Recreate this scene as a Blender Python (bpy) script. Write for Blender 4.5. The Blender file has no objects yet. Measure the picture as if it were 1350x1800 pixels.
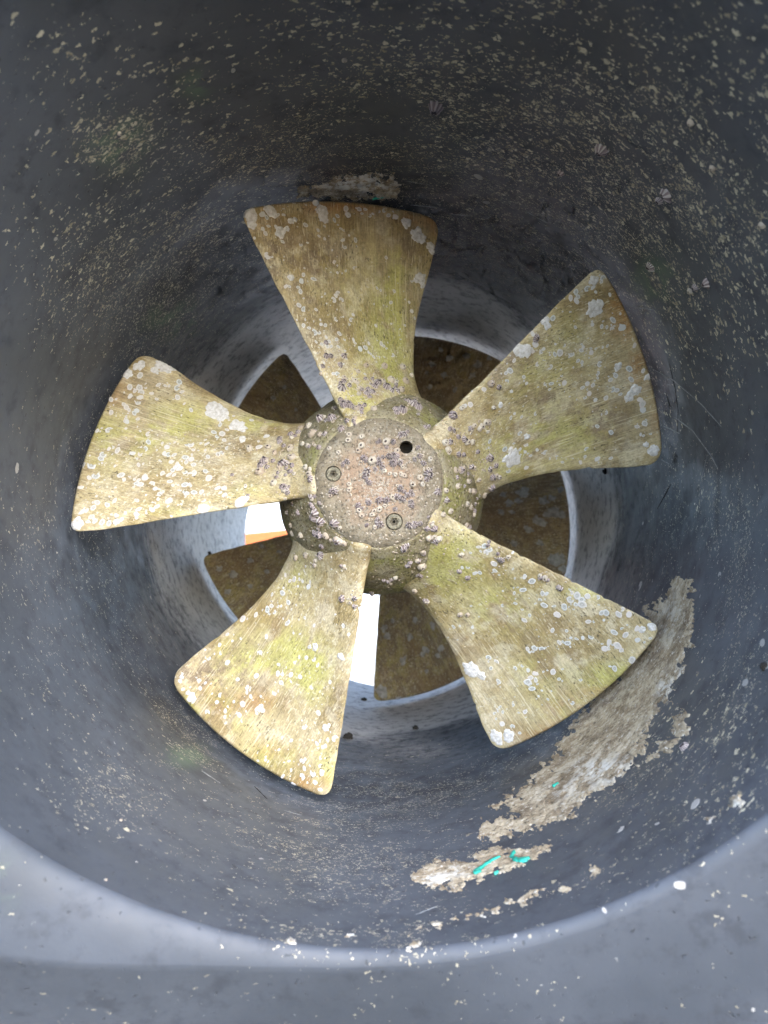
import bpy, bmesh, math, random
import numpy as np
from mathutils import Vector, Matrix, noise as mn
from mathutils.bvhtree import BVHTree
from mathutils.geometry import delaunay_2d_cdt

sc = bpy.context.scene
random.seed(7); rng = np.random.default_rng(7)
R_ = math.radians

# ------------------------------------------------------------------ camera
FPX = 1375.9                       # focal length in photo pixels (1350 x 1800)
CAM = Vector((.00999, -.51254, -.04016)); YAW, PIT = -.01445, .04702
FW = Vector((math.sin(YAW)*math.cos(PIT), math.cos(YAW)*math.cos(PIT), math.sin(PIT)))
RT = Vector((math.cos(YAW), -math.sin(YAW), 0)); UP = RT.cross(FW)
cd = bpy.data.cameras.new('camera'); cam = bpy.data.objects.new('camera', cd)
sc.collection.objects.link(cam); sc.camera = cam
cam.matrix_world = Matrix(((RT.x, UP.x, -FW.x, CAM.x), (RT.y, UP.y, -FW.y, CAM.y), (RT.z, UP.z, -FW.z, CAM.z), (0, 0, 0, 1)))
cd.sensor_fit = 'VERTICAL'; cd.sensor_height = 36; cd.sensor_width = 27; cd.lens = FPX/1800*36
cd.clip_start = .005; cd.clip_end = 100
cd.dof.use_dof = True; cd.dof.focus_distance = .475; cd.dof.aperture_fstop = 11

# ------------------------------------------------------------------ light
SUN_EL, SUN_AZ = 34, 22            # azimuth: degrees to the right of straight behind the camera
w = bpy.data.worlds.new('World'); sc.world = w; w.use_nodes = True
nt = w.node_tree; bgn = nt.nodes['Background']
sky = nt.nodes.new('ShaderNodeTexSky'); sky.sky_type = 'NISHITA'; sky.sun_disc = False
sky.sun_elevation = R_(SUN_EL); sky.sun_rotation = R_(180 - SUN_AZ)
sky.air_density = 1.0; sky.dust_density = 1.0; sky.ozone_density = 1.0
hsv = nt.nodes.new('ShaderNodeHueSaturation'); hsv.inputs['Saturation'].default_value = 1.04   # thin overcast: a greyer sky
nt.links.new(sky.outputs[0], hsv.inputs['Color']); nt.links.new(hsv.outputs[0], bgn.inputs[0])
bgn.inputs[1].default_value = .15
sl = bpy.data.lights.new('sun', 'SUN'); so = bpy.data.objects.new('sun', sl); sc.collection.objects.link(so)
sl.energy = .55; sl.angle = R_(60); sl.color = (1, .99, .97)
sd = Vector((math.sin(R_(SUN_AZ))*math.cos(R_(SUN_EL)), -math.cos(R_(SUN_AZ))*math.cos(R_(SUN_EL)), math.sin(R_(SUN_EL))))
so.rotation_euler = (-sd).to_track_quat('-Z', 'Y').to_euler(); so.location = sd*5
vs = sc.view_settings; vs.view_transform = 'Standard'; vs.look = 'None'; vs.gamma = 1; vs.use_curve_mapping = False
vs.exposure = 2.6
sc.cycles.max_bounces = 4; sc.cycles.use_adaptive_sampling = True; sc.cycles.adaptive_threshold = .025; sc.cycles.adaptive_min_samples = 12; sc.cycles.caustics_reflective = False; sc.cycles.caustics_refractive = False

# ------------------------------------------------------------------ helpers
def proj(P):
    """world points (n,3) -> photo pixels (n,2)"""
    v = np.asarray(P) - np.array(CAM)
    d = v @ np.array(FW)
    return np.stack([675 + FPX*(v @ np.array(RT))/d, 900 - FPX*(v @ np.array(UP))/d], -1)
def ray(px, py):
    return (FW + RT*((px-675)/FPX) + UP*((900-py)/FPX)).normalized()
def link(o, parent=None):
    sc.collection.objects.link(o)
    if parent is not None: o.parent = parent
    return o
def mesh_obj(name, verts, faces, mat, parent=None, smooth=True, attrs=None):
    me = bpy.data.meshes.new(name)
    me.from_pydata([tuple(map(float, v)) for v in verts], [], [tuple(map(int, f)) for f in faces]); me.update()
    if smooth: me.shade_smooth()
    for k, a in (attrs or {}).items():
        at = me.attributes.new(k, 'FLOAT', 'POINT'); at.data.foreach_set('value', np.asarray(a, dtype=np.float32))
    if mat: me.materials.append(mat)
    return link(bpy.data.objects.new(name, me), parent)
def empty(name, label, cat, group=None, loc=(0, 0, 0)):
    o = bpy.data.objects.new(name, None); o.empty_display_size = .02; o.location = loc
    o['label'] = label; o['category'] = cat
    if group: o['group'] = group
    return link(o)
def grid_faces(nu, nv, wrap=False, flip=False):
    f = []
    for j in range(nv-1):
        for i in range(nu if wrap else nu-1):
            a, b = j*nu+i, j*nu+(i+1) % nu
            q = (a, b, b+nu, a+nu)
            f.append(q[::-1] if flip else q)
    return f
def fbm(p, s, o=4): return mn.fractal((p[0]*s, p[1]*s, p[2]*s), .9, 2.1, o)

class G:
    """small shader graph writer"""
    def __init__(s, name, rough=.6, spec=.5):
        s.m = bpy.data.materials.new(name); s.m.use_nodes = True; s.t = s.m.node_tree
        s.b = s.t.nodes['Principled BSDF']; s.b.inputs['Roughness'].default_value = rough
        s.b.inputs['Specular IOR Level'].default_value = spec
        s.co = s.t.nodes.new('ShaderNodeTexCoord').outputs['Object']
    def put(s, sock, v):
        if hasattr(v, 'links'): s.t.links.new(v, sock)
        elif isinstance(v, (tuple, list)) and len(v) == 3 and sock.type == 'RGBA': sock.default_value = (*v, 1)
        else: sock.default_value = v
    def mp(s, scale, loc=(0, 0, 0), rot=(0, 0, 0), v=None):
        n = s.t.nodes.new('ShaderNodeMapping'); s.put(n.inputs[0], v or s.co)
        n.inputs['Scale'].default_value = scale; n.inputs['Location'].default_value = loc; n.inputs['Rotation'].default_value = rot
        return n.outputs[0]
    def noise(s, scale, detail=4, rough=.55, v=None, w=None, dist=0):
        n = s.t.nodes.new('ShaderNodeTexNoise')
        v = v or s.co
        if w is not None:                       # shift the pattern per object
            a = s.t.nodes.new('ShaderNodeVectorMath'); a.operation = 'ADD'; s.put(a.inputs[0], v); s.put(a.inputs[1], w); v = a.outputs[0]
        s.put(n.inputs['Vector'], v); n.inputs['Scale'].default_value = scale
        n.inputs['Detail'].default_value = detail; n.inputs['Roughness'].default_value = rough; n.inputs['Distortion'].default_value = dist
        return n.outputs[0]
    def vor(s, scale, v=None, feature='F1', out='Distance', rnd=1):
        n = s.t.nodes.new('ShaderNodeTexVoronoi'); n.feature = feature; s.put(n.inputs['Vector'], v or s.co)
        n.inputs['Scale'].default_value = scale; n.inputs['Randomness'].default_value = rnd
        return n.outputs[out]
    def math(s, op, a, b=0., c=0., clamp=False):
        n = s.t.nodes.new('ShaderNodeMath'); n.operation = op; n.use_clamp = clamp
        s.put(n.inputs[0], a); s.put(n.inputs[1], b); s.put(n.inputs[2], c); return n.outputs[0]
    def ss(s, x, a, b, lo=0., hi=1.):
        n = s.t.nodes.new('ShaderNodeMapRange'); n.interpolation_type = 'SMOOTHSTEP'
        s.put(n.inputs[0], x); s.put(n.inputs[1], a); s.put(n.inputs[2], b); n.inputs[3].default_value = lo; n.inputs[4].default_value = hi
        return n.outputs[0]
    def mix(s, f, a, b):
        n = s.t.nodes.new('ShaderNodeMix'); n.data_type = 'RGBA'
        s.put(n.inputs[0], f); s.put(n.inputs[6], a); s.put(n.inputs[7], b); return n.outputs[2]
    def scale(s, c, f):
        n = s.t.nodes.new('ShaderNodeVectorMath'); n.operation = 'SCALE'; s.put(n.inputs[0], c); s.put(n.inputs['Scale'], f); return n.outputs[0]
    def attr(s, name):
        n = s.t.nodes.new('ShaderNodeAttribute'); n.attribute_name = name; return n.outputs['Fac']
    def rnd(s): return s.t.nodes.new('ShaderNodeObjectInfo').outputs['Random']
    def bump(s, h, strength=.3, dist=.001, prev=None):
        n = s.t.nodes.new('ShaderNodeBump'); n.inputs['Strength'].default_value = strength; n.inputs['Distance'].default_value = dist
        s.put(n.inputs['Height'], h)
        if prev: s.put(n.inputs['Normal'], prev)
        return n.outputs[0]
    def done(s, col, rough=None, nrm=None):
        s.put(s.b.inputs['Base Color'], col)
        if rough is not None: s.put(s.b.inputs['Roughness'], rough)
        if nrm is not None: s.put(s.b.inputs['Normal'], nrm)
        return s.m

# ------------------------------------------------------------------ materials
def mat_hull():
    g = G('antifouling_paint', .5, .4)
    big = g.noise(9, 3, .6); mid = g.noise(70, 5, .65)
    col = g.mix(g.ss(big, .3, .7), (.053, .060, .074), (.082, .091, .112))
    col = g.mix(g.ss(mid, .50, .72, 0, .55), col, (.034, .037, .047))
    # black swept band where the blades pass, contact shadow of the tips painted in
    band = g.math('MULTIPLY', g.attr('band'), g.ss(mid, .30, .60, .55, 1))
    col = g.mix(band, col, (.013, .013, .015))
    # grey, scoured zone deeper in the tunnel, paled with painted light from the far mouth: scratchy streaks run round the bore
    worn = g.attr('worn')
    st = g.noise(1, 4, .7, g.mp((45, 520, 45)))
    st2 = g.noise(105, 5, .72, g.mp((1, 1, 1), (3, 1, 2)))
    wm = g.math('MULTIPLY', worn, g.ss(g.math('ADD', g.math('MULTIPLY', st, .45), g.math('MULTIPLY', st2, .55)), .36, .66), clamp=True)
    wm = g.math('MAXIMUM', wm, g.math('MULTIPLY', g.ss(worn, .7, 1.05), g.ss(st2, .30, .55, .55, 1)))
    col = g.mix(wm, col, g.mix(g.ss(worn, .45, .95), (.185, .175, .15), (.52, .515, .51)))
    dkm = g.math('MULTIPLY', g.math('MULTIPLY', g.ss(worn, 0, .4), g.ss(worn, 1.0, .5, .45, 1)), g.ss(st2, .52, .34, 0, .75))
    col = g.mix(dkm, col, (.035, .035, .036))
    # olive film
    gr = g.math('MULTIPLY', g.attr('green'), g.ss(mid, .42, .6), clamp=True)
    col = g.mix(g.math('MULTIPLY', gr, .9), col, (.12, .17, .12))
    # cream flecks: torn flakes in two sizes
    warp = g.t.nodes.new('ShaderNodeTexNoise'); warp.inputs['Scale'].default_value = 420; warp.inputs['Detail'].default_value = 3; g.put(warp.inputs['Vector'], g.co)
    wv = g.t.nodes.new('ShaderNodeVectorMath'); wv.operation = 'MULTIPLY_ADD'; g.put(wv.inputs[0], warp.outputs['Color']); wv.inputs[1].default_value = (.0068,)*3; g.put(wv.inputs[2], g.mp((1, 1.35, 1)))
    pt = g.noise(1, 4, .7, g.mp((22, 60, 22), (7, 3, 1)))
    pt = g.math('MULTIPLY', g.math('SUBTRACT', pt, .5), 7.5)
    masks = []
    for k, (scale, name, big_) in enumerate(((270, 'fleck', .34), (560, 'fine', .36))):
        n = g.t.nodes.new('ShaderNodeTexVoronoi'); n.inputs['Scale'].default_value = scale; g.put(n.inputs['Vector'], wv.outputs[0])
        sp = g.t.nodes.new('ShaderNodeSeparateColor'); g.put(sp.inputs[0], n.outputs['Color'])
        dens = g.math('MULTIPLY', g.attr(name), g.math('MAXIMUM', g.math('ADD', .95, pt), 0.), clamp=True)
        on = g.math('LESS_THAN', sp.outputs[0], g.math('MULTIPLY', dens, 1.15))
        size = g.math('ADD', .16, g.math('MULTIPLY', sp.outputs[1], big_))
        masks.append(g.math('MULTIPLY', on, g.ss(n.outputs['Distance'], size, g.math('SUBTRACT', size, .10))))
        if k == 0: tone = sp.outputs[2]
    f = g.math('MAXIMUM', masks[0], g.math('MULTIPLY', masks[1], .8))
    ccol = g.mix(tone, (.30, .26, .18), (.60, .55, .42))
    col = g.mix(g.math('MULTIPLY', f, .9), col, ccol)
    # a few white dots everywhere
    dv = g.t.nodes.new('ShaderNodeTexVoronoi'); dv.inputs['Scale'].default_value = 140; g.put(dv.inputs['Vector'], wv.outputs[0])
    sep = g.t.nodes.new('ShaderNodeSeparateColor'); g.put(sep.inputs[0], dv.outputs['Color'])
    dots = g.math('MULTIPLY', g.ss(dv.outputs['Distance'], g.math('MULTIPLY', sep.outputs[1], .16), .0), g.math('GREATER_THAN', sep.outputs[0], .84))
    col = g.mix(dots, col, (.5, .5, .47))
    # dark pits
    dk = g.ss(g.noise(330, 2, .5, g.mp((1, 1, 1), (9, 9, 2))), .68, .74, 0, .55)
    col = g.mix(dk, col, (.022, .023, .027))
    rough = g.math('ADD', g.ss(mid, .3, .7, .46, .62), g.math('MULTIPLY', worn, .2), clamp=True)
    h = g.math('ADD', g.math('MULTIPLY', mid, .7), g.math('SUBTRACT', f, dk))
    return g.done(col, rough, g.bump(h, .5, .0006))

def mat_blade(dark=False):
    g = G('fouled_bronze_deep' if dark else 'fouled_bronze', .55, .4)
    rd = g.math('MULTIPLY', g.rnd(), 40)
    streak = g.noise(1, 4, .72, g.mp((900, 900, 60), rot=(0, R_(6), 0)), rd)
    soft = g.noise(1, 5, .6, g.mp((150, 150, 14), rot=(0, R_(-5), 0)), rd)
    cloud = g.noise(24, 4, .6, w=rd); cloud2 = g.noise(60, 6, .68, w=g.math('ADD', rd, 11)); cloud3 = g.noise(42, 5, .65, w=g.math('ADD', rd, 23))
    grit = g.noise(640, 3, .75)
    # tan film over bronze, chalky beige where it dried thick
    col = g.mix(g.ss(cloud, .40, .60), (.265, .205, .105), (.385, .325, .200))
    col = g.mix(g.ss(cloud2, .48, .58, 0, .75), col, (.465, .415, .305))
    gm = g.math('MULTIPLY', g.math('ADD', g.attr('green'), .06), g.ss(g.math('ADD', g.math('MULTIPLY', cloud3, .6), g.math('MULTIPLY', soft, .4)), .40, .53), clamp=True)
    col = g.mix(g.math('MULTIPLY', gm, .75), col, (.365, .365, .11))
    bm_ = g.math('MULTIPLY', g.attr('brown'), g.ss(cloud2, .35, .6), clamp=True)
    col = g.mix(g.math('MULTIPLY', bm_, .85), col, (.285, .145, .04))
    dm = g.math('MULTIPLY', g.math('ADD', g.attr('taupe'), .10), g.ss(g.noise(85, 5, .72, w=g.math('ADD', rd, 5)), .42, .58), clamp=True)
    col = g.mix(g.math('MULTIPLY', dm, .9), col, (.205, .160, .110))
    # brushed value changes and grit
    v = g.math('ADD', g.math('MULTIPLY', g.math('SUBTRACT', streak, .5), 1.45), g.math('MULTIPLY', g.math('SUBTRACT', grit, .5), 1.4))
    v = g.math('ADD', v, g.math('MULTIPLY', g.math('SUBTRACT', soft, .5), .9))
    col = g.scale(col, g.math('MAXIMUM', g.math('ADD', 1.07, v), .42))
    # fine scratches in two directions
    for k, (a, b) in enumerate(((24, -12), (-31, 15))):
        sc_ = g.noise(1, 1, .5, g.mp((1100, 1100, 24), rot=(0, R_(a), R_(b))), g.math('ADD', rd, 3+k))
        col = g.mix(g.ss(sc_, .665, .70, 0, .6), col, (.62, .57, .42))
    # black specks gathered along the streaks
    sp = g.noise(1, 2, .5, g.mp((800, 800, 300)), rd)
    spm = g.math('MULTIPLY', g.ss(sp, .60, .67), g.ss(cloud3, .46, .60))
    col = g.mix(g.math('MULTIPLY', spm, .8), col, (.06, .05, .03))
    # pale lime freckles
    lv = g.noise(430, 3, .6, w=rd)
    col = g.mix(g.math('MULTIPLY', g.ss(lv, .58, .66, 0, .85), g.ss(g.math('ADD', cloud, g.math('MULTIPLY', g.attr('lime'), .35)), .52, .70)), col, (.60, .57, .46))
    if dark:  # far propeller: browner film, its shade darkened into the colour
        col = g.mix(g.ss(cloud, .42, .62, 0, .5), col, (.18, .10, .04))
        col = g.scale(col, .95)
    h = g.math('ADD', g.math('ADD', g.math('MULTIPLY', streak, .8), g.math('MULTIPLY', grit, .5)), g.math('MULTIPLY', cloud2, .8))
    n = g.bump(h, .45, .0006)
    return g.done(col, g.ss(cloud2, .3, .7, .42, .7), n)

def mat_hub():
    g = G('fouled_hub', .7, .3)
    c1 = g.noise(38, 6, .65); c2 = g.noise(120, 6, .7); gr = g.noise(520, 4, .75); st = g.noise(1, 4, .7, g.mp((420, 60, 420), rot=(.4, .3, .5)))
    col = g.mix(g.ss(c1, .35, .65), (.209, .180, .094), (.288, .259, .173))
    col = g.mix(g.ss(c2, .5, .68, 0, .7), col, (.310, .288, .230))
    col = g.mix(g.ss(g.noise(30, 4, .6, g.mp((1, 1, 1), (4, 4, 4))), .50, .66, 0, .75), col, (.266, .266, .079))
    col = g.mix(g.ss(st, .53, .64, 0, .75), col, (.360, .331, .245))
    col = g.mix(g.ss(gr, .50, .36, 0, .85), col, (.061, .049, .029))
    n = g.bump(g.math('ADD', g.math('ADD', gr, c2), st), .7, .0009)
    return g.done(col, .75, n)

def mat_cap():
    g = G('fouled_end_cap', .75, .3)
    c1 = g.noise(42, 6, .65); c2 = g.noise(130, 6, .7); gr = g.noise(560, 4, .78)
    rad = g.attr('rad')
    pink = g.ss(g.math('ADD', rad, g.math('MULTIPLY', c1, .9)), 1.25, .85)
    col = g.mix(g.ss(c2, .35, .65), (.190, .160, .112), (.262, .230, .172))
    col = g.mix(g.math('MULTIPLY', pink, .85), col, (.315, .228, .165))
    col = g.mix(g.math('MULTIPLY', pink, g.ss(c2, .55, .7, 0, .8)), col, (.252, .156, .090))
    col = g.mix(g.ss(g.noise(330, 5, .75), .52, .64, 0, .8), col, (.282, .264, .222))
    col = g.mix(g.ss(gr, .50, .37, 0, .85), col, (.054, .047, .036))
    n = g.bump(g.math('ADD', gr, c2), .7, .0009)
    return g.done(col, .8, n)

def mat_scar():
    g = G('barnacle_base_lime', .6, .35)
    rad = g.attr('rad'); rd = g.rnd()
    white = g.mix(rd, (.54, .57, .59), (.60, .56, .54)); inner = g.mix(rd, (.30, .32, .30), (.50, .49, .47))
    n = g.noise(700, 3, .6)
    k = g.math('ADD', rad, g.math('MULTIPLY', g.math('SUBTRACT', n, .5), .5))
    ringm = g.math('MULTIPLY', g.ss(k, .42, .66), 1.0)
    mid = g.ss(k, .22, .08)
    col = g.mix(g.math('MAXIMUM', ringm, mid), inner, white)
    col = g.mix(g.ss(g.noise(2200, 2), .58, .70, 0, .45), col, (.36, .32, .26))
    return g.done(col, .65, g.bump(g.math('ADD', n, rad), .5, .0003))
def mat_crust():
    g = G('white_lime_crust', .7, .3)
    n = g.noise(420, 5, .65)
    col = g.mix(g.ss(n, .35, .6), (.46, .45, .43), (.64, .64, .65))
    col = g.mix(g.ss(g.noise(900, 3), .62, .72, 0, .7), col, (.42, .37, .28))
    return g.done(col, .75, g.bump(n, .8, .0008))
def mat_barnacle(cream=False):
    g = G('cream_shell' if cream else 'striped_shell', .6, .35)
    rib = g.attr('rib'); hi = g.attr('hi'); n = g.noise(900, 3, .6)
    rd = g.rnd()
    if cream:
        base = g.mix(rd, (.52, .48, .41), (.42, .35, .28)); groove = (.42, .36, .33)
    else:
        base = g.mix(rd, (.50, .46, .44), (.40, .35, .35)); groove = g.mix(rd, (.13, .10, .11), (.23, .185, .19))
    col = g.mix(g.ss(g.math('ADD', rib, g.math('MULTIPLY', g.math('SUBTRACT', n, .5), .7)), .30, .65), groove, base)
    col = g.mix(g.ss(hi, 1.02, 1.12), col, (.05, .04, .045))       # the mouth lining
    col = g.mix(g.ss(hi, 1.45, 1.6, 0, .75), col, (.45, .40, .36))    # closing plates inside
    return g.done(col, .65, g.bump(n, .5, .0005))
def mat_fouling():
    g = G('beige_fouling_crust', .85, .2)
    n1 = g.noise(120, 6, .7); n2 = g.noise(420, 5, .7); n3 = g.noise(60, 4, .6, g.mp((1, 1, 1), (3, 3, 3)))
    hh = g.attr('hh')
    col = g.mix(g.ss(n1, .36, .62), (.33, .262, .18), (.54, .465, .345))
    col = g.mix(g.ss(n3, .48, .60, 0, .75), col, (.22, .17, .115))
    col = g.mix(g.ss(n2, .56, .66, 0, .85), col, (.68, .65, .60))
    col = g.mix(g.ss(n2, .46, .36, 0, .75), col, (.09, .08, .065))
    col = g.mix(g.math('MULTIPLY', g.attr('pale'), g.ss(n1, .45, .58)), col, (.72, .71, .68))
    return g.done(col, .85, g.bump(g.math('ADD', n1, n2), .7, .0008))
def simple(name, c, rough=.6, spec=.4, var=.25, scale=300, bump=.3):
    g = G(name, rough, spec); n = g.noise(scale, 4, .6)
    col = g.mix(g.ss(n, .3, .7), tuple(x*(1-var) for x in c), tuple(min(1, x*(1+var)) for x in c))
    return g.done(col, None, g.bump(n, bump, .0006))

M = dict(hull=mat_hull(), blade=mat_blade(), deep=mat_blade(True), hub=mat_hub(), cap=mat_cap(), scar=mat_scar(), crust=mat_crust(),
         shell=mat_barnacle(), cream=mat_barnacle(True), foul=mat_fouling(),
         screw=simple('grimy_steel', (.19, .175, .13), .75, .3, .5, 1100, .8), grime=simple('screw_grime', (.10, .088, .065), .8, .2, .4, 700),
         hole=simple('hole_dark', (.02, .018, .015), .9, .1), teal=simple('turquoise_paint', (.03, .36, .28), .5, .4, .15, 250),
         scratch=simple('scratch_pale', (.22, .23, .24), .7, .2, .3, 500), dark=simple('scratch_dark', (.012, .012, .013), .8, .2),
         peb=simple('dark_lump', (.045, .042, .038), .8, .2, .4, 500, .8), hair=simple('algae_strand', (.20, .19, .10), .8, .2),
         gear=simple('gear_housing_paint', (.06, .055, .05), .6, .4, .35, 80), white=simple('white_sheet', (.74, .76, .80), .6, .3, .03, 8, .1),
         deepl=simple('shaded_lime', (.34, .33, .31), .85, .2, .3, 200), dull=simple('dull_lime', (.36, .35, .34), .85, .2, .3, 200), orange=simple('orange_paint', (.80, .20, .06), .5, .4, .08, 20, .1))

# ------------------------------------------------------------------ hull with its tunnel
RW = .2
def blob(q, lst):
    """sum of soft ellipses given in photo pixels (x, y, rx, ry, amount)"""
    out = np.zeros(len(q))
    for x, y, rx, ry, a in lst:
        out += a*np.exp(-(((q[:, 0]-x)/rx)**2 + ((q[:, 1]-y)/ry)**2))
    return out
FLECK = [(900, 60, 330, 120, .9), (1050, 230, 260, 130, 1.0), (1250, 450, 130, 200, 1.0), (1180, 200, 120, 120, .4), (620, 90, 160, 90, .55), (200, 255, 62, 45, 1.9),
         (1330, 60, 120, 130, .7), (420, 260, 130, 70, .35), (60, 60, 90, 60, .35), (170, 100, 100, 60, .45), (340, 140, 60, 50, .5),
         (300, 400, 150, 60, .6), (130, 450, 110, 90, .45), (1250, 1270, 90, 90, .35), (1290, 1410, 60, 25, .8), (1330, 560, 60, 60, .5)]
FINE = [(210, 250, 60, 45, 1.3), (900, 180, 300, 60, .5), (1150, 330, 150, 120, .6), (560, 270, 200, 50, 1.1), (800, 310, 260, 60, .9), (330, 420, 130, 70, .9), (250, 500, 130, 90, .7), (1000, 420, 200, 110, .8), (780, 160, 200, 70, .5),
        (640, 1500, 170, 90, .9), (620, 1440, 110, 60, .8), (800, 470, 90, 70, .8), (1180, 480, 60, 80, .8), (1290, 900, 40, 80, .7), (332, 1330, 38, 20, 2.2),
        (350, 1260, 60, 40, .9), (760, 1400, 120, 30, .7), (1110, 1370, 150, 100, .4), (210, 1390, 100, 60, .5), (100, 1000, 80, 300, .2), (700, 1660, 140, 30, .9), (520, 1660, 40, 20, .9),
        (270, 560, 110, 60, .5), (1310, 1150, 50, 160, .5)]
GREEN = [(210, 250, 50, 40, 1.2), (345, 150, 30, 25, .9), (1150, 490, 40, 40, .9), (310, 560, 60, 30, .8), (12, 1550, 20, 36, .5), (330, 1328, 35, 18, .9)]
def paint_attrs(V):
    V = np.asarray(V); q = proj(V)
    vis = (V[:, 1] > -.46)
    jit = np.array([mn.noise(v*18) for v in map(Vector, V)])
    worn = np.clip((V[:, 1]-.03)/.06, 0, 1)*.45*(1+.8*jit) + np.clip((V[:, 1]-.12)/.07, 0, 1)*.65
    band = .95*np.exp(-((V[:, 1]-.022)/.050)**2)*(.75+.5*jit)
    fle = np.where(vis, blob(q, FLECK), .5)*np.clip(1-(V[:, 1]-.02)/.06, 0, 1)
    fin = np.where(vis, blob(q, FINE), .4)*np.clip(1-(V[:, 1]-.10)/.08, 0, 1) + .30*np.clip(1-np.abs(V[:, 1]-.03)/.05, 0, 1)
    return dict(worn=worn, band=band, fleck=np.clip(fle + .0 + .05*jit, 0, 2), fine=np.clip(fin*.9 + .03 + .12*jit, 0, 2), green=np.where(vis, blob(q, GREEN), 0))
def hull_y(z): return -.191 - .44*(min(z, -.06) + .2) - .06*max(0, z + .06)
def y_in(t):                      # where the bore meets the lip (near side)
    return hull_y(RW*math.sin(t))
def y_out(t): return .50 + .50*RW*math.sin(t) - .42*RW*math.cos(t) + .30*RW*max(0, math.sin(t))
hull = empty('boat_hull', 'dark navy boat hull with round thruster tunnel, paint flecked with cream fouling', 'boat hull')
NU, NV = 480, 190
vv = []
for j in range(NV):
    for i in range(NU):
        t = 2*math.pi*i/NU; f = j/(NV-1)
        y = y_in(t)*(1-f) + (y_out(t))*f
        d = .0016*mn.noise((math.cos(t)*1.4, y*6, math.sin(t)*1.4)) + .0005*mn.noise((math.cos(t)*9, y*45, math.sin(t)*9))
        # a shallow worn rebate where the blades sweep
        d += .0018*math.exp(-((y-.0)/.035)**2)
        r = RW + d*min(1, f*14, (1-f)*14)
        vv.append((r*math.cos(t), y, r*math.sin(t)))
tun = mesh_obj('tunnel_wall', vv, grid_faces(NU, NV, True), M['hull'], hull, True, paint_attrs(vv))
# lip and near hull plate: profile swept round the mouth
def lip_w(t):                     # width of the faired lip, wide at lower left, tight elsewhere
    a = math.degrees(t) % 360
    def bump(c, s): 
        d = (a-c+180) % 360-180; return math.exp(-(d/s)**2)
    return .0050 + .037*bump(222, 24) + .034*bump(150, 45) + .012*bump(60, 60)
def hull_ring(near=True):
    vv = []; prof = 46
    for j in range(prof):
        for i in range(NU):
            t = 2*math.pi*i/NU; c, s = math.cos(t), math.sin(t)
            if near:
                wd = lip_w(t); rise = .0035 + .25*(wd-.0050); y0 = y_in(t)
                if j <= 24:       # lip: leaves the bore, rolls over towards the plate
                    u = j/24
                    e = u*math.pi/2
                    r = RW + wd*(1-math.cos(e))*.85 + wd*.15*u; y = y0 - rise*math.sin(e)
                else:
                    u = (j-24)/(prof-25)
                    r = RW + wd + .45*u**1.6; y = hull_y(r*s) + (y0 - rise - hull_y((RW+wd)*s))*math.exp(-(r-RW-wd)/.10)
                    y += .70*max(0, c)**1.3*(r-RW-wd)*min(0, s) - .06*max(0, c)*(r-RW-wd)
                    y += .002*mn.noise((r*c*12, 3, r*s*12))*min(1, u*8)
            else:
                y0 = y_out(t)
                if j <= 24:
                    e = j/24*math.pi/2; r = RW + .016*(1-math.cos(e)); y = y0 + .016*math.sin(e)
                else:
                    u = (j-24)/(prof-25); r = RW + .016 + .10*u**1.4; y = y0 + .016 + (r-RW-.016)*(.48*s - .40*c)
            vv.append((r*c, y, r*s))
    return vv
vv = hull_ring(True); at = paint_attrs(vv); at['worn'] = np.zeros(len(vv)); at['band'] = np.zeros(len(vv)); at['fine'] = np.clip(at['fine']*.6, 0, .5); at['fleck'] = np.clip(at['fleck']-.05, 0, .5)
plate = mesh_obj('hull_side', vv, grid_faces(NU, 46, True, True), M['hull'], hull, True, at)
vv = hull_ring(False); at = paint_attrs(vv)
mesh_obj('hull_side', vv, grid_faces(NU, 46, True, False), M['hull'], hull, True, at)
def bvh(o):
    me = o.data; mw = o.matrix_basis if o.parent is None else o.parent.matrix_basis @ o.matrix_basis
    return BVHTree.FromPolygons([mw @ v.co for v in me.vertices], [tuple(p.vertices) for p in me.polygons])
wall_bvh = [bvh(tun), bvh(plate)]
def hit_wall(px, py):
    best = None
    for b in wall_bvh:
        h = b.ray_cast(CAM, ray(px, py))
        if h[0] is not None and (best is None or h[3] < best[3]): best = h
    if best is None: return None
    n = best[1]
    if n.dot(ray(px, py)) > 0: n = -n
    return best[0], n

# ------------------------------------------------------------------ unseen ground sheet below the frame, added to bounce light into the tunnel
gnd = mesh_obj('ground', [(-30, -30, -1.3), (30, -30, -1.3), (30, 30, -1.3), (-30, 30, -1.3)], [(0, 1, 2, 3)], simple('yard_concrete', (.11, .107, .10), .85, .2, .2, 3))
gnd['kind'] = 'structure'

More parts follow.
